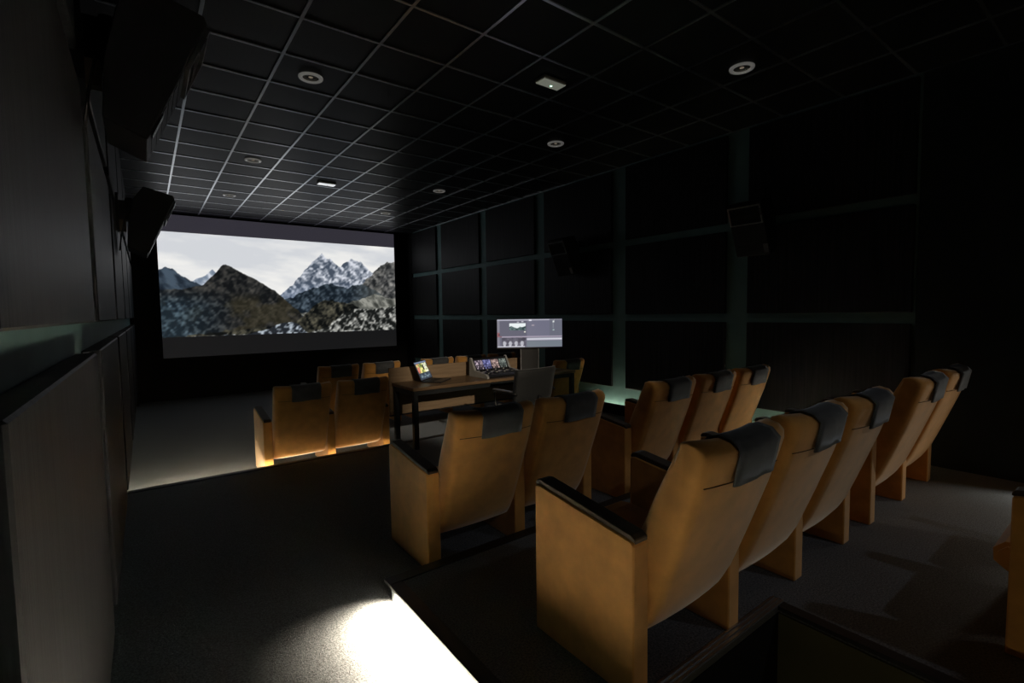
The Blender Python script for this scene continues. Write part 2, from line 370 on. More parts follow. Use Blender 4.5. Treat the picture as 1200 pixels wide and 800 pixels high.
def mountain(u, v):
    n1 = fbm(u, v, 10, 5, 3); n2 = fbm(u+.25*v, v, 34, 13, 11); n3 = fbm(u, v, 90, 38, 23, 3); nl = fbm(u, v*0, 40, 1, 31); n4 = np.clip(0.5+1.3*(0.45*vnoise(u+.16*v, v, 63, 22, 81)+0.55*vnoise(u-.2*v, v, 110, 44, 83)-0.5), 0, 1)*.8+.1*n3
    C = lambda *c: np.array(c, float)[None, :]*np.ones((len(u), 1))
    # sky
    cl_ = fbm(u+0.3*v, v, 5, 7, 5)
    col = mixc(C(210, 213, 218), C(241, 240, 237), (cl_-0.33)*3.0)
    rid = lambda xs_, ys_, amp: np.interp(u, xs_, ys_) + amp*(nl-0.5)
    def layer(col, top, c):
        mk = np.clip((top-v)*160, 0, 1)
        return mixc(col, c, mk)
    # far snow tooth on the left
    far = rid([0, .09, .13, .16, .185, .215, .25, 1], [0, .5, .57, .60, .665, .58, .4, 0], .03)
    col = layer(col, far, mixc(C(120, 134, 152), C(205, 211, 222), (n2-.38)*4))
    # snow massif
    sn = rid([0, .42, .455, .5, .53, .56, .585, .61, .635, .655, .685, .72, .745, .77, .82, .85, .88, .95, 1],
             [0, .36, .43, .54, .61, .72, .765, .82, .885, .84, .80, .735, .80, .825, .815, .76, .70, .6, .5], .06)
    rock = mixc(C(70, 80, 95), C(214, 218, 228), (n2*.5+n4*.5-.34)*3.4)
    rock = mixc(rock, C(92, 110, 138), (.58-v)*2.4)
    col = layer(col, sn, rock)
    # right cliff
    cf = rid([0, .78, .82, .845, .88, .91, .94, .96, 1], [0, .45, .52, .62, .68, .74, .80, .835, .82], .07)
    cr = mixc(C(34, 36, 38), C(150, 148, 144), (n2*.5+n4*.5-.30)*2.4)
    cr = mixc(cr, C(120, 118, 110), (n1-.45)*3)
    col = layer(col, cf, cr)
    # middle dark ridge before the snow
    md = rid([0, .43, .46, .5, .53, .57, .61, .65, .70, .75, .80, .84, .88, .93, 1], [0, .40, .37, .40, .44, .49, .50, .555, .53, .50, .54, .55, .50, .42, .36], .05)
    mdc = mixc(C(22, 30, 38), C(92, 106, 118), (n2*.4+n4*.6-.34)*2.2)
    mdc = mixc(mdc, C(104, 104, 96), (u-.76)*3.5)
    col = layer(col, md, mdc)
    # pale scree in the valley right of the middle
    sc = rid([0, .62, .70, .80, .88, .95, 1], [0, .26, .30, .36, .44, .40, .38], .04)
    col = layer(col, sc, mixc(C(60, 62, 58), C(150, 150, 142), (n2-.3)*3))
    # left back ridge
    lb = rid([0, .02, .045, .075, .105, .15, .2, .3, 1], [.645, .675, .66, .60, .545, .50, .45, .3, 0], .04)
    col = layer(col, lb, mixc(C(26, 34, 44), C(70, 84, 98), (n2-.36)*3))
    # left main mountain
    lm = rid([0, .09, .15, .185, .215, .235, .265, .30, .35, .39, .42, .45, .475, .50, .52, .56, 1],
             [.46, .47, .51, .60, .685, .71, .68, .63, .565, .51, .465, .40, .34, .29, .25, .10, 0], .035)
    lc = mixc(C(18, 20, 22), C(78, 76, 72), (n2*.4+n4*.6-.33)*2.2)
    lc = mixc(lc, C(62, 56, 38), np.clip((.44-v)*5, 0, .5)*np.clip((n1-.38)*8, 0, 1))
    blue = np.clip((.26-u)*5, 0, 1)*np.clip((.47-v)*6, 0, 1)
    lc = mixc(lc, mixc(C(26, 38, 48), C(88, 110, 124), (n4-.30)*2.0), blue*.85)
    col = layer(col, lm, lc)
    # foreground knoll in the middle right
    kn = rid([0, .50, .53, .57, .61, .645, .70, .76, .82, .9, 1], [0, .10, .17, .26, .33, .37, .345, .32, .26, .20, .2], .05)
    kc = mixc(C(14, 16, 16), C(100, 96, 80), (n2*.5+n4*.5-.34)*2.6)
    col = layer(col, kn, kc)
    # boulders along the bottom right
    bo = rid([0, .60, .66, .72, .8, .9, 1], [0, .02, .08, .20, .27, .26, .30], .05)
    col = layer(col, bo, mixc(C(26, 28, 27), C(196, 196, 190), (n4*.75+n2*.25-.36)*2.8))
    # pale stones low in the middle
    ps = rid([0, .30, .38, .44, .50, .53, .56, 1], [0, .0, .05, .11, .13, .07, 0, 0], .03)
    col = layer(col, ps, mixc(C(36, 40, 46), C(180, 190, 200), (n4-.36)*2.8))
    return col

# ------------------------------------------------------------------ cinema screen
sy = 12.60; k = sy/12.3
sx0, sx1 = 0.262*k, 5.352*k
ztop, zi1, zi0, zbot = Z(2.085*k), Z(1.734*k), Z(-0.432*k), Z(-0.862*k)
scr = empty('cinema_screen', (sx0, sy, zbot)); tag(scr, 'wide projection screen showing rocky mountains on the far black wall', 'screen')
W = sx1-sx0
def band(name, z0, z1, rgb):
    o = picture_mesh(name, W, z1-z0, 2, 2, lambda u, v: np.ones((len(u), 1))*np.array(rgb, float)[None, :], MAT['projection'], scr)
    o.location = (0, 0, z0-zbot); return o
tag(band('letterbox_band', zi1, ztop, (50, 48, 56)), 'dim grey band above the picture')
tag(band('letterbox_band', zbot, zi0, (23, 23, 24)), 'dim grey band below the picture')
pic = picture_mesh('picture', W, zi1-zi0, 420, 180, mountain, MAT['projection'], scr); pic.location = (0, 0, zi0-zbot)
bm = bmesh.new()
H = ztop-zbot; t = 0.09
add_box(bm, -t, 0, -0.01, 0.06, -t, H+t); add_box(bm, W, W+t, -0.01, 0.06, -t, H+t)
add_box(bm, 0, W, -0.01, 0.06, -t, 0); add_box(bm, 0, W, -0.01, 0.06, H, H+t); add_box(bm, 0, W, 0.02, 0.05, 0, H)
finish('screen_frame', bm, MAT['black'], scr)

# ------------------------------------------------------------------ ceiling fittings
def downlight(loc, label):
    t = empty('downlight', loc); tag(t, label, 'ceiling light', 'round recessed ceiling lights')
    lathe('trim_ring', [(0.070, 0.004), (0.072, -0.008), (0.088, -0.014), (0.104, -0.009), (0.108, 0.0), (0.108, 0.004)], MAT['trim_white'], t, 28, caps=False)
    lathe('reflector', [(0.071, 0.0), (0.064, 0.003), (0.052, 0.0045), (0.02, 0.0052)], MAT['reflector'], t, 24, caps=False)
    lathe('bulb', [(0.001, -0.004), (0.012, -0.001), (0.020, 0.004)], MAT['bulb'], t, 16, caps=False)
    l = bpy.data.lights.new('dim_lamp', 'SPOT'); l.energy = DIM_W; l.color = (1.0, 0.86, 0.68); l.spot_size = math.radians(105); l.spot_blend = 0.9; l.shadow_soft_size = 0.03
    lo = bpy.data.objects.new('dim_lamp', l); lo.location = (0, 0, -0.02); COL.objects.link(lo); lo.parent = t
    return t
DL = [((1.32, 4.79), 'round recessed ceiling light nearest the upper left speaker'),
      ((4.42, 2.38), 'round recessed ceiling light at upper right, nearest the camera'),
      ((4.37, 4.83), 'round recessed ceiling light beyond the green-lit emergency light'),
      ((1.315, 7.76), 'round recessed ceiling light above the left part of the screen, second from it'),
      ((1.32, 10.22), 'round recessed ceiling light closest above the left half of the screen'),
      ((4.31, 7.86), 'round recessed ceiling light between the emergency light and the screen, on the right'),
      ((4.28, 10.22), 'round recessed ceiling light just above the right top corner of the screen')]
d0 = None
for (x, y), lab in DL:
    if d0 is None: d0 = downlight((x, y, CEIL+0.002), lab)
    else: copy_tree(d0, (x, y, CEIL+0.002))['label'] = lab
def emergency(loc, label, on):
    t = empty('emergency_light', loc); tag(t, label, 'emergency light', 'rectangular emergency lights on the ceiling')
    box('housing', (-0.14, 0.14, -0.07, 0.07, -0.028, 0.006), MAT['plate'], t, bev=0.008)
    box('diffuser', (-0.132, 0.132, -0.062, 0.062, -0.033, -0.027), MAT['diffuser' if on else 'diffuser_bright'], t)
    lathe('indicator', [(0.011, -0.036), (0.011, -0.030)], MAT['green_led'] if on else MAT['plate'], t, 12, c=(0.02, 0.02, 0))
    return t
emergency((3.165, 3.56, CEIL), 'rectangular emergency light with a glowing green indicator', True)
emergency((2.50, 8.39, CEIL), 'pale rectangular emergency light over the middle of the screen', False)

# ------------------------------------------------------------------ surround speakers
def speaker(loc, side, label):
    """origin on the panel face; +x into the room"""
    t = empty('surround_speaker', loc); tag(t, label, 'speaker', 'wall speakers along the side walls')
    sg = 1 if side == 'left' else -1
    wv = 0.195
    prof = [(0.135, 1.105), (0.215, 1.225), (0.445, 1.165), (0.455, 1.13), (0.215, 0.585), (0.07, 0.65), (0.09, 0.90)]
    z0 = 0.90
    P = [(sg*x, z-z0) for x, z in prof]
    prism('cabinet', P, 'y', -wv, wv, MAT['spk'], t, bev=0.008)
    # baffle on the inclined front face
    a = Vector((0.455, 0, 1.13-z0)); b = Vector((0.215, 0, 0.585-z0))
    d = (b-a).normalized(); n = Vector((-d.z, 0, d.x)); n = n if n.x > 0 else -n
    q = lambda s, y, h: ((a+d*s+n*h).x*sg, y, (a+d*s+n*h).z)
    L = (b-a).length
    bm = bmesh.new()
    def slab(s0, s1, y0, y1, h0, h1):
        vs = [bm.verts.new(q(s, y, h)) for s in (s0, s1) for y in (y0, y1) for h in (h0, h1)]
        for f in [(0, 1, 3, 2), (4, 6, 7, 5), (0, 4, 5, 1), (2, 3, 7, 6), (0, 2, 6, 4), (1, 5, 7, 3)]: bm.faces.new([vs[i] for i in f])
    slab(0.01, 0.025, -0.185, 0.185, 0.0, 0.016); slab(0.21, 0.222, -0.185, 0.185, 0.0, 0.016)
    slab(0.025, 0.21, -0.185, -0.172, 0.0, 0.016); slab(0.025, 0.21, 0.172, 0.185, 0.0, 0.016)
    hf = finish('horn_frame', bm, MAT['spk_metal'], t); tag(hf, 'grey horn surround')
    bm = bmesh.new(); slab(0.055, 0.18, -0.13, 0.13, 0.001, 0.004); slab(0.10, 0.135, -0.165, 0.165, 0.0045, 0.009); finish('horn', bm, MAT['black'], t)
    bm = bmesh.new()
    for k in range(6):
        slab(0.25+0.055*k, 0.25+0.055*k+0.03, -0.165, 0.165, 0.0, 0.002)
    finish('grille', bm, MAT['spk'], t)
    bm = bmesh.new(); slab(0.46, 0.565, -0.190, -0.135, 0.002, 0.009); tag(finish('corner_plate', bm, MAT['chrome'], t), 'shiny lower corner plate')
    bm = bmesh.new(); slab(0.055, 0.13, -0.193, -0.170, 0.0165, 0.021); tag(finish('corner_plate', bm, MAT['chrome'], t), 'shiny upper corner plate')
    box('wall_plate', tuple(sorted((0, sg*0.02))) + (-0.10, 0.10, -0.08, 0.26), MAT['spk'], t)
    tag(box('mounting_block', tuple(sorted((sg*0.02, sg*0.07))) + (-0.075, -0.015, -0.09, 0.018), MAT['beige'], t), 'small pale wooden block under the bracket')
    arm = box('bracket_arm', tuple(sorted((sg*0.018, sg*0.15))) + (-0.06, 0.06, 0.02, 0.20), MAT['spk'], t)
    lathe('bracket_knob', [(0.03, -0.02), (0.035, 0.0), (0.03, 0.02)], MAT['spk'], t, 14, c=(sg*0.10, 0.0, 0.215))
    # short cable curl
    tube('cable', [(sg*0.12, -0.12, 0.12), (sg*0.06, -0.15, 0.0), (sg*0.03, -0.14, -0.15), (sg*0.012, -0.12, -0.28)], 0.006, MAT['spk'], t)
    return t
speaker((FACE_L, 2.80, Z(1.06)), 'left', 'large black speaker hung high on the near left wall')
speaker((FACE_L, 6.00, Z(0.90)), 'left', 'black speaker on the left wall beside the top left corner of the screen')
speaker((FACE_R, 6.00, Z(0.90)), 'right', 'black speaker on the right wall above the ultrawide monitor')
speaker((FACE_R, 2.87, Z(0.92)), 'right', 'black speaker on the dark right wall high above the chairs')

# ------------------------------------------------------------------ cinema chairs
PITCH, ARM, AD = 0.68, 0.095, 0.58
REAR = [(-0.262, 0.960), (-0.234, 0.875), (-0.198, 0.77), (-0.156, 0.66), (-0.114, 0.55), (-0.073, 0.44), (-0.034, 0.34), (0.012, 0.255), (0.058, 0.195), (0.112, 0.168)]
FRONT = [(0.18, 0.20), (0.215, 0.32), (0.15, 0.45), (0.080, 0.56), (0.022, 0.68), (-0.030, 0.79), (-0.090, 0.90), (-0.130, 0.970)]
TOP = [(-0.152, 1.010), (-0.190, 1.022), (-0.238, 1.012), (-0.261, 0.990)]
def warp(x, y, z):
    t = x/0.285
    hi = max(0.0, (z-0.55)/0.5)
    return (x*(1+0.045*hi), y + (0.028*t*t)*(0.4+0.6*hi) - 0.010*(1-t*t)*0.5, z + 0.018*(t*t)*max(0.0, (z-0.8)/0.25))
def make_back():
    loop = REAR + FRONT + TOP
    n = len(loop)
    half = len(REAR)
    cen = [(0.5*(loop[i][0]+loop[(n-1-i) % n][0]), 0.5*(loop[i][1]+loop[(n-1-i) % n][1])) for i in range(n)]
    st = [(-0.288, .55), (-0.284, .80), (-0.272, .95), (-0.235, 1), (-0.12, 1), (0, 1), (0.12, 1), (0.235, 1), (0.272, .95), (0.284, .80), (0.288, .55)]
    def mid(y, z):
        # centre line of the back at this height
        zz = min(max(z, 0.30), 0.95)
        yr = np.interp(zz, [p[1] for p in REAR][::-1], [p[0] for p in REAR][::-1])
        yf = np.interp(zz, [p[1] for p in FRONT], [p[0] for p in FRONT])
        return 0.5*(yr+yf), zz
    bm = bmesh.new(); rings = []
    for x, s in st:
        r = []
        for (y, z) in loop:
            cy, cz = mid(y, z)
            r.append(bm.verts.new(warp(x, cy+(y-cy)*s, cz+(z-cz)*(0.6+0.4*s))))
        rings.append(r)
    for a, b in zip(rings, rings[1:]):
        for i in range(n): bm.faces.new((a[i], a[(i+1) % n], b[(i+1) % n], b[i]))
    for r in (rings[0], rings[-1]):
        m_ = bm.faces.new(r)
    bmesh.ops.triangulate(bm, faces=[f for f in bm.faces if len(f.verts) > 4])
    return bm
def make_cover(w, hang, flare, shift=0.0, fr=0.10):
    path = []
    rr = [(y, z) for (y, z) in REAR if z > 0.965-hang+0.02]
    zend = 0.965-hang
    yend = np.interp(zend, [p[1] for p in REAR][::-1], [p[0] for p in REAR][::-1])
    pts = [(-0.02, 0.98-fr), (-0.045, 0.93)] if fr > 0.06 else []
    pts = [(-0.122, 0.975), (-0.135, 1.000), (-0.152, 1.018), (-0.190, 1.029), (-0.243, 1.020), (-0.272, 0.990)] + [(y-0.009, z) for y, z in rr if z < 0.95] + [(yend-0.010-flare, zend)]
    nx = 9
    bm = bmesh.new(); g1 = []
    for i in range(nx):
        x = shift - w/2 + w*i/(nx-1); row = []
        for j, (y, z) in enumerate(pts):
            X, Y, Zz = warp(x, y, z)
            tail = max(0, j-5)/max(1, len(pts)-6)
            Y -= 0.0025*tail*(1+math.sin(i*1.9+shift*30)); Zz -= 0.003*tail*math.sin(i*0.9)
            row.append(bm.verts.new((X, Y, Zz)))
        g1.append(row)
    for a, b in zip(g1, g1[1:]):
        for j in range(len(pts)-1): bm.faces.new((a[j], a[j+1], b[j+1], b[j]))
    bmesh.ops.recalc_face_normals(bm, faces=bm.faces[:])
    bmesh.ops.solidify(bm, geom=bm.faces[:], thickness=-0.006)
    return bm
def arm_poly(inset=0.0):
    return [(0, 0), (0, 0.615), (0.015, 0.630), (AD-0.03, 0.700), (AD, 0.690), (AD, 0)]
def make_arm(x0, parent):
    bm = bmesh.new()
    fs = add_prism(bm, arm_poly(), 'x', x0+0.002, x0+ARM-0.002)
    bmesh.ops.bevel(bm, geom=bm.edges[:], offset=0.006, segments=1, affect='EDGES')
    a = finish('arm_panel', bm, MAT['suede'], parent)
    # pad lying along the sloping top
    top = [(-0.001, 0.617), (0.014, 0.632), (AD-0.03, 0.702), (AD+0.001, 0.690), (AD+0.004, 0.702), (AD-0.008, 0.718), (AD-0.04, 0.724), (0.02, 0.652), (-0.002, 0.638)]
    bm = bmesh.new(); add_prism(bm, top, 'x', x0+0.010, x0+ARM-0.010)
    bmesh.ops.bevel(bm, geom=bm.edges[:], offset=0.004, segments=1, affect='EDGES')
    p = finish('arm_pad', bm, MAT['pad'], a)
    tag(p, 'dark brown armrest pad')
    return a
def make_seat(parent):
    bm = bmesh.new()
    poly = [(0.10, 0.36), (0.10, 0.43), (0.30, 0.435), (0.54, 0.455), (0.61, 0.445), (0.648, 0.405), (0.645, 0.35), (0.60, 0.315), (0.40, 0.305), (0.20, 0.32)]
    add_prism(bm, poly, 'x', -0.276, 0.276)
    bmesh.ops.bevel(bm, geom=[e for e in bm.edges if abs(e.verts[0].co.x-e.verts[1].co.x) < 1e-6], offset=0.018, segments=2, affect='EDGES')
    return finish('seat', bm, MAT['suede'], parent, smooth=False)
def make_chair(both, hang=0.108, flare=0.004):
    t = empty('cinema_chair', (0, 0, 0))
    b = finish('backrest', make_back(), MAT['suede'], t, smooth=True)
    bm = bmesh.new()
    zs = 0.865; yr = np.interp(zs, [p[1] for p in REAR][::-1], [p[0] for p in REAR][::-1])
    pts = [warp(x, yr-0.0005, zs) for x in np.linspace(-0.262, 0.262, 9)]
    add_tube(bm, pts, 0.0022, 5); finish('seam', bm, MAT['seam'], b)
    c = finish('headrest_cover', make_cover(0.295, hang, flare, 0.016), MAT['cloth'], t, smooth=True); tag(c, 'dark grey cloth draped over the headrest')
    make_seat(t)
    make_arm(-PITCH/2-ARM/2, t)
    if both: make_arm(PITCH/2-ARM/2, t)
    s = box('seat_hinge', (-0.285, 0.285, 0.16, 0.22, 0.25, 0.31), MAT['office_dark'], t)
    tg = box('care_tag', (-0.20, -0.165, 0.470, 0.500, 0.446, 0.4545), MAT['tag'], t); tag(tg, 'small white tag on the seat')
    return t
protoA = None
protoB = None
def chair(left, yrear, zf, both, label, group):
    """left = x of the left face of the chair's left arm panel, yrear = y of the arm panels' rear"""
    global protoA, protoB
    loc = (left+ARM/2+PITCH/2, yrear, zf)
    if both:
        if protoB is None: protoB = make_chair(True); o = protoB; o.location = loc
        else: o = copy_tree(protoB, loc)
    else:
        if protoA is None: protoA = make_chair(False); o = protoA; o.location = loc
        else: o = copy_tree(protoA, loc)
    tag(o, label, 'chair', group)
    return o
ROW3, ROW2, ROW1, ROW0 = 1.157, 2.69, 5.865, 7.62
G3, G2, G1, G0 = 'chairs in the row nearest the camera', 'chairs in the second row from the camera', 'chairs in line with the desk', 'chairs in the front row before the screen'
c = lambda *a: chair(*a)
c(1.42, ROW3, F3, False, 'large ochre cinema chair nearest the camera, its whole left side panel in view', G3)
c(2.10, ROW3, F3, False, 'ochre cinema chair second in the nearest row, just right of the largest one', G3)
c(2.78, ROW3, F3, True, 'ochre cinema chair third in the nearest row, last before its narrow gap', G3)
c(3.92, ROW3, F3, False, 'ochre cinema chair in the nearest row, just right of its narrow gap', G3)
c(4.60, ROW3, F3, True, 'ochre cinema chair at the far right end of the nearest row', G3)
c(1.34, ROW2, F2, False, 'orange-lit ochre cinema chair beside the aisle, left end of the row before the desk', G2)
c(2.02, ROW2, F2, True, 'ochre cinema chair right of the orange-lit aisle chair, directly behind the office chair', G2)
c(3.19, ROW2, F2, False, 'leftmost of the three ochre chairs before the dark right wall', G2)
c(3.87, ROW2, F2, False, 'middle one of the three ochre chairs before the dark right wall', G2)
c(4.55, ROW2, F2, True, 'rightmost of the three ochre chairs before the dark right wall', G2)
c(0.975, ROW1, 0.0, False, 'ochre cinema chair by the left aisle, glowing at its foot from the step light', G1)
c(1.655, ROW1, 0.0, True, 'ochre cinema chair just left of the desk legs', G1)
c(5.015, ROW1, 0.0, True, 'ochre cinema chair at the right end of the desk, right of the monitor', G1)
c(1.915, ROW0, 0.0, False, 'leftmost ochre chair of the front row, seen over the chair by the left aisle', G0)
c(2.595, ROW0, 0.0, True, 'ochre front row chair second from the left, seen left of the laptop', G0)
c(3.585, ROW0, 0.0, False, 'ochre front row chair whose top shows just right of the laptop', G0)
c(4.265, ROW0, 0.0, False, 'ochre front row chair whose top shows behind the grading console', G0)
c(4.945, ROW0, 0.0, True, 'ochre front row chair between console and monitor foot, rightmost of its row', G0)
G4 = 'chairs at the right frame edge'
c(2.90, -0.225, F3, False, 'ochre chair cut by the right frame edge, its side panel facing the stair well', G4)
c(3.58, -0.225, F3, True, 'ochre chair at the right frame edge, mostly hidden by the arm before it', G4)

# ------------------------------------------------------------------ desk
DX0, DX1, DY0, DY1 = 2.47, 5.10, 5.235, 5.86
DZ = Z(-0.88)
dk = empty('editing_desk', ((DX0+DX1)/2, (DY0+DY1)/2, F2)); tag(dk, 'long walnut desk on dark steel legs carrying a laptop, console and monitor', 'desk')
def dpart(name, d, m, bev=0.0):
    return box(name, (d[0]-(DX0+DX1)/2, d[1]-(DX0+DX1)/2, d[2]-(DY0+DY1)/2, d[3]-(DY0+DY1)/2, d[4]-F2, d[5]-F2), m, dk, bev)
dpart('desktop', (DX0, DX1, DY0, DY1, DZ-0.038, DZ), MAT['wood'], 0.004)
for (x, y, zb) in ((DX0+0.01, DY0+0.015, F2), (DX1-0.07, DY0+0.015, F2), (DX0+0.01, DY1-0.075, 0.0), (DX1-0.07, DY1-0.075, 0.0)):
    dpart('leg', (x, x+0.06, y, y+0.06, zb, DZ-0.038), MAT['desk_metal'], 0.003)
dpart('rail', (DX0+0.07, DX1-0.07, DY0+0.03, DY0+0.06, DZ-0.098, DZ-0.039), MAT['desk_metal'])
dpart('rail', (DX0+0.07, DX1-0.07, DY1-0.07, DY1-0.04, DZ-0.098, DZ-0.039), MAT['desk_metal'])
for x in (DX0+0.012, DX1-0.068):
    dpart('rail', (x, x+0.05, DY0+0.08, DY1-0.08, DZ-0.098, DZ-0.039), MAT['desk_metal'])
tag(dpart('privacy_panel', (DX0-0.03, 4.55, DY1+0.005, DY1+0.027, Z(-1.295), Z(-0.695)), MAT['oak']), 'pale oak panel along the far side')
dpart('panel_edge', (DX0-0.03, 4.55, DY1-0.004, DY1+0.030, Z(-1.312), Z(-1.2955)), MAT['office_dark'])

# ------------------------------------------------------------------ things on the desk
# laptop, opened towards the right
def laptop(px, label):
    t = empty('laptop', (2.90, 5.72, DZ), math.radians(40)); tag(t, label, 'laptop')
    # local: hinge along x, keyboard towards -y
    base = box('keyboard_base', (-0.185, 0.185, -0.26, 0.0, 0.002, 0.016), MAT['laptop'], t, bev=0.003)
    bm = bmesh.new()
    for r in range(5):
        for k in range(12):
            x = -0.160+k*0.0268; y = -0.03-r*0.0265
            add_box(bm, x, x+0.022, y-0.022, y, 0.016, 0.0185)
    kb = finish('keys', bm, MAT['keys'], base); kb['kind'] = 'stuff'
    box('trackpad', (-0.06, 0.06, -0.245, -0.175, 0.0155, 0.0168), MAT['laptop'], base)
    lid = box('lid', (-0.185, 0.185, -0.004, 0.004, 0.0, 0.262), MAT['laptop'], t, bev=0.002)
    lid.location = (0, 0.004, 0.016); lid.rotation_euler = (math.radians(-24), 0, 0)
    def pic(u, v):
        n = fbm(u, v, 7, 5, 51); n2 = fbm(u, v, 20, 16, 55)
        C = lambda *c: np.array(c, float)[None, :]*np.ones((len(u), 1))
        col = C(52, 62, 76)
        inm = (v > .36) & (v < .90) & (u > .05) & (u < .95)
        p = mixc(C(90, 110, 60), C(250, 240, 150), (n-.30)*3.2)
        p = mixc(p, C(225, 120, 110), ((u < .28)*1.0)*(n2 > .45))
        p = mixc(p, C(250, 250, 225), ((u > .62)*1.0)*np.clip((n2-.3)*4, 0, 1))
        p = mixc(p, C(20, 24, 16), ((abs(u-.60) < .06) & (v > .52) & (v < .80))*1.0)
        col[inm] = p[inm]
        tl = (v > .08) & (v < .30) & (n2 > .5) & (u > .08) & (u < .9)
        col[tl] = np.array([120, 138, 150.])
        col[v > .92] = np.array([120, 135, 160.])
        return col
    s = picture_mesh('display', 0.350, 0.240, 60, 42, pic, MAT['display'], lid); s.location = (-0.175, -0.0046, 0.012)
    return t
laptop(0, 'open dark laptop with a bright yellow picture on the left end of the desk')
# grading console
def console(label):
    t = empty('grading_console', (3.87, 5.59, DZ), math.radians(2)); tag(t, label, 'control panel')
    w = 0.30
    side = [(-0.27, 0.0), (-0.27, 0.030), (-0.235, 0.055), (0.03, 0.085), (0.12, 0.255), (0.15, 0.255), (0.16, 0.0)]
    for s in (-1, 1):
        prism('side_cheek', side, 'x', s*w-0.016, s*w+0.016, MAT['console_grey'], t, bev=0.003)
    body = [(-0.262, 0.003), (-0.262, 0.026), (-0.232, 0.046), (0.03, 0.074), (0.115, 0.240), (0.146, 0.240), (0.150, 0.003)]
    prism('body', body, 'x', -w+0.017, w-0.017, MAT['console_dark'], t)
    ang = math.atan2(0.240-0.074, 0.115-0.03)
    def scol(seed, a, b):
        def f(u, v):
            n = fbm(u, v, 9, 7, seed, 3)
            C = lambda *c: np.array(c, float)[None, :]*np.ones((len(u), 1))
            col = mixc(C(*a), C(*b), (n-.35)*3.5)
            col[(np.floor(u*6) % 2 == 0) & (v < .2)] *= 0.3
            col[np.abs((v*5) % 1) < .16] *= 0.35
            return col
        return f
    for k, (a, b) in enumerate((((60, 50, 66), (225, 205, 215)), ((60, 62, 110), (168, 170, 225)), ((90, 70, 70), (235, 205, 195)), ((50, 60, 58), (150, 158, 150)))):
        x0 = -w+0.030+k*0.137
        fr = picture_mesh('touch_display', 0.125, 0.140, 18, 14, scol(60+k, a, b), MAT['display'], t)
        dn = Vector((0, -math.sin(ang), math.cos(ang)))
        fr.location = (x0, 0.038-0.003*math.sin(ang), 0.091+0.003*math.cos(ang)); fr.rotation_euler = (ang-math.pi/2, 0, 0)
    # knobs, buttons and trackballs on the low slope
    slope = lambda y: 0.046+(y+0.232)*(0.028/0.262)
    for k in range(12):
        x = -w+0.04+k*0.0472
        lathe('knob', [(0.013, 0.0), (0.012, 0.016), (0.009, 0.019)], MAT['console_grey'] if k % 3 == 0 else MAT['office_dark'], t, 12, c=(x, 0.0, slope(0.0)+0.002))
    for k in range(4):
        x = -w+0.10+k*0.133
        lathe('trackball_ring', [(0.048, 0.0), (0.046, 0.014), (0.040, 0.016), (0.036, 0.010)], MAT['chrome'], t, 20, c=(x, -0.135, slope(-0.135)+0.0025))
        lathe('trackball', [(0.034, 0.004), (0.031, 0.016), (0.021, 0.028), (0.008, 0.033)], MAT['office_dark'], t, 16, c=(x, -0.135, slope(-0.135)+0.0025))
    bm = bmesh.new()
    for r in range(2):
        for k in range(17):
            x = -w+0.03+k*0.0318; y = -0.055-r*0.020
            add_box(bm, x, x+0.024, y-0.012, y, slope(y)+0.001, slope(y)+0.008)
    b = finish('buttons', bm, MAT['console_grey'], t); b['kind'] = 'stuff'
    return t
console('sloped grading console with four small lit displays between pale side cheeks')
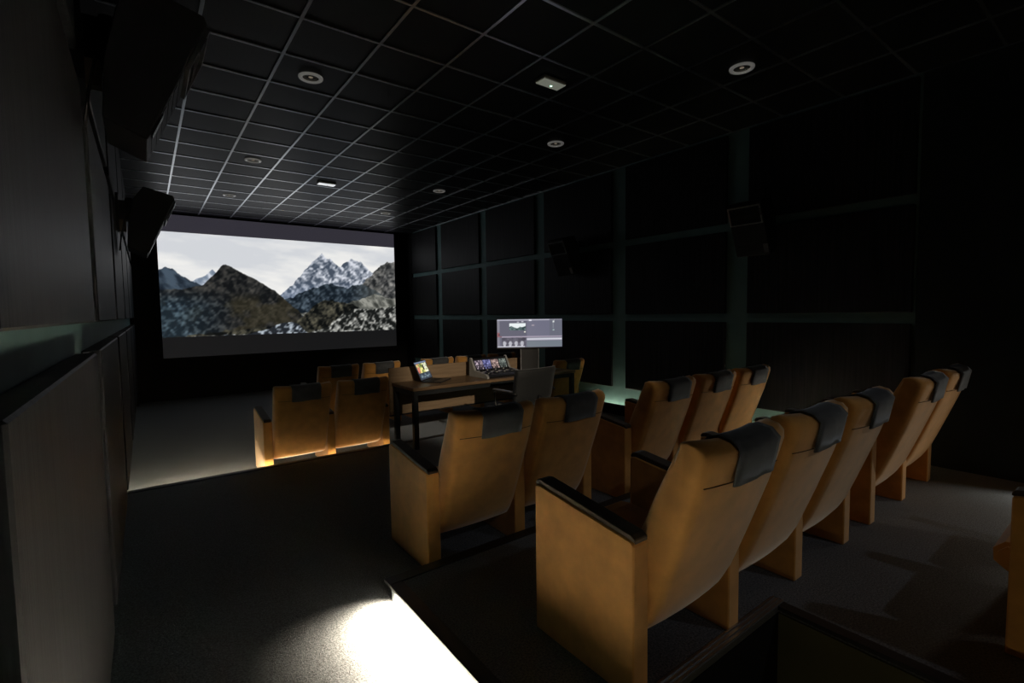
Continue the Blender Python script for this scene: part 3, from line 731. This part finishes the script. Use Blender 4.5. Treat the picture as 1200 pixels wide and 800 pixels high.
# monitor
MX, MY, MR = 4.54, 5.62, -33.0
def monitor(label):
    t = empty('ultrawide_monitor', (MX, MY, DZ), math.radians(MR)); tag(t, label, 'monitor')
    box('stand_foot', (-0.15, 0.15, -0.08, 0.10, 0.001, 0.016), MAT['office_dark'], t, bev=0.004)
    box('stand_neck', (-0.125, 0.125, 0.035, 0.065, 0.016, 0.50), MAT['office_dark'], t, bev=0.004)
    tubeE = bmesh.new(); add_box(tubeE, -0.138, -0.126, 0.03, 0.07, 0.016, 0.42); add_box(tubeE, 0.126, 0.138, 0.03, 0.07, 0.016, 0.42)
    finish('neck_trim', tubeE, MAT['spk_metal'], t)
    w, z0, h = 0.965, Z(-0.525)-DZ, 0.415
    box('bezel', (-w/2-0.008, w/2+0.008, -0.004, 0.028, z0-0.022, z0+h+0.008), MAT['office_dark'], t, bev=0.003)
    def ui(u, v):
        C = lambda *c: np.array(c, float)[None, :]*np.ones((len(u), 1))
        col = C(104, 104, 120)
        def rect(u0, u1, v0, v1, c): 
            mk = (u > u0) & (u < u1) & (v > v0) & (v < v1); col[mk] = np.array(c, float)
        n = fbm(u, v, 30, 14, 71, 3)
        rect(0, 1, .955, 1, (178, 178, 192)); rect(.80, 1, .95, 1, (128, 130, 140))
        rect(0, .035, 0, .955, (132, 130, 142)); rect(.0, .07, .38, .52, (150, 90, 96)); rect(.02, .055, .43, .48, (20, 8, 8))
        rect(0.04, .45, .40, .94, (96, 96, 112)); rect(.45, .80, .40, .94, (112, 112, 130)); rect(.80, 1, .40, .94, (106, 108, 122))
        rect(.30, .34, .88, .92, (180, 180, 190)); rect(.49, .53, .94, .99, (226, 226, 236)); rect(.37, .40, .90, .93, (190, 190, 200))
        # preview picture
        pm = (u > .185) & (u < .435) & (v > .60) & (v < .855)
        pu = (u-.185)/.25; pv = (v-.60)/.255
        rg = np.interp(pu, [0, .15, .3, .5, .65, .8, 1], [.55, .62, .45, .30, .52, .45, .6])
        pc = np.where((pv > rg)[:, None], np.array([232, 240, 242.])[None, :], mixc(C(40, 62, 66), C(120, 140, 140), (n-.3)*3))
        col[pm] = pc[pm]
        rect(.41, .44, .53, .56, (235, 235, 220)); rect(.53, .57, .76, .80, (170, 160, 170)); rect(.85, .875, .59, .63, (170, 190, 190)); rect(.85, .875, .88, .93, (220, 226, 226))
        rect(.855, .868, .66, .88, (128, 132, 142))
        rect(.07, 1, .365, .395, (170, 160, 178)); rect(.44, 1, .345, .365, (84, 84, 96))
        mk = (u > .07) & (u < .44) & (v > .05) & (v < .36); col[mk] = (C(92, 90, 104)+(n[:, None]-.5)*90)[mk]
        for k in range(4):
            cx = .09+.09*k
            mk = ((u-cx-.02)**2/(.026**2)+(v-.14)**2/(.085**2)) < 1; col[mk] = np.array([182, 182, 192.])
            rect(cx+.002, cx+.035, .04, .075, (206, 206, 214))
        rect(.45, 1, .24, .33, (172, 172, 186)); rect(.45, 1, .27, .292, (236, 236, 244)); rect(.45, 1, .0, .22, (116, 124, 134))
        rect(.0, .42, 0, .04, (190, 190, 200)); rect(.42, 1, 0, .012, (60, 60, 66))
        return col
    s = picture_mesh('display', w, h, 120, 52, ui, MAT['display'], t); s.location = (-w/2, -0.0046, z0)
    return t
monitor('wide flat monitor showing grey editing software, standing on the desk')
# keyboard and papers right of the console
def keyboard(label):
    t = empty('keyboard', (4.40, 5.345, DZ), math.radians(2)); tag(t, label, 'keyboard')
    box('case', (-0.20, 0.20, -0.07, 0.07, 0.001, 0.016), MAT['paper'], t, bev=0.003)
    bm = bmesh.new()
    for r in range(5):
        for k in range(16):
            x = -0.192+k*0.0241; y = 0.058-r*0.0245
            add_box(bm, x, x+0.020, y-0.020, y, 0.016, 0.020)
    kk = finish('keys', bm, MAT['console_grey'], t); kk['kind'] = 'stuff'
keyboard('pale low keyboard lying right of the grading console')
tag(box('paper_sheet', (4.86, 5.04, 5.50, 5.75, DZ+0.0012, DZ+0.004), MAT['paper']), 'white sheet of paper on the right end of the desk', 'paper')

# ------------------------------------------------------------------ office chair
def office_chair(label):
    t = empty('office_chair', (3.70, 4.70, F2), math.radians(6)); tag(t, label, 'chair')
    bm = bmesh.new()
    for k in range(5):
        a = 2*math.pi*k/5+0.3
        add_tube(bm, [(0, 0, 0.12), (0.16*math.cos(a), 0.16*math.sin(a), 0.105), (0.30*math.cos(a), 0.30*math.sin(a), 0.075)], 0.022, 8)
    finish('star_base', bm, MAT['office_dark'], t, smooth=True)
    for k in range(5):
        a = 2*math.pi*k/5+0.3; c_ = (0.30*math.cos(a), 0.30*math.sin(a), 0.03)
        bm = bmesh.new(); add_tube(bm, [(c_[0]-0.02*math.sin(a), c_[1]+0.02*math.cos(a), 0.03), (c_[0]+0.02*math.sin(a), c_[1]-0.02*math.cos(a), 0.03)], 0.03, 12)
        finish('castor', bm, MAT['office_dark'], t, smooth=True)
    tube('gas_column', [(0, 0, 0.10), (0, 0, 0.40)], 0.028, MAT['spk_metal'], t, 12)
    bm = bmesh.new(); add_box(bm, -0.25, 0.25, -0.22, 0.28, 0.40, 0.48, bev=0.03); finish('seat', bm, MAT['office'], t, smooth=True)
    # backrest: gently curved slab with a rolled top
    bm = bmesh.new(); rows = []
    prof = [(-0.20, 0.50), (-0.235, 0.60), (-0.255, 0.72), (-0.275, 0.84), (-0.295, 0.915), (-0.285, 0.945), (-0.262, 0.948), (-0.245, 0.92), (-0.225, 0.84), (-0.205, 0.72), (-0.19, 0.60), (-0.16, 0.50)]
    for x, s in ((-0.325, .6), (-0.315, .95), (-0.2, 1), (0, 1), (0.2, 1), (0.315, .95), (0.325, .6)):
        rows.append([bm.verts.new((x*(1-0.10*(0.95-z)), y*1.0+0.05*(x/0.3)**2 + (0.022*(1-s)), z-0.02*(1-s))) for y, z in prof])
    n = len(prof)
    for a, b in zip(rows, rows[1:]):
        for i in range(n): bm.faces.new((a[i], a[(i+1) % n], b[(i+1) % n], b[i]))
    bm.faces.new(rows[0]); bm.faces.new(rows[-1][::-1])
    finish('backrest', bm, MAT['office'], t, smooth=True)
    tube('back_support', [(0, 0.0, 0.39), (0, -0.20, 0.40), (0, -0.255, 0.50), (0, -0.262, 0.62)], 0.022, MAT['office_dark'], t)
    for s in (-1, 1):
        a = tube('arm_frame', [(s*0.24, 0.05, 0.42), (s*0.32, 0.08, 0.43), (s*0.345, 0.14, 0.52), (s*0.345, 0.17, 0.655), (s*0.345, 0.10, 0.672), (s*0.345, -0.16, 0.668), (s*0.32, -0.21, 0.66)], 0.014, MAT['office_dark'], t)
        tag(box('arm_cap', (s*0.345-0.022, s*0.345+0.022, -0.14, 0.18, 0.680, 0.696), MAT['spk_metal'], a, bev=0.004), 'grey metallic armrest top')
    return t
office_chair('black office swivel chair with armrests, pulled up to the desk')
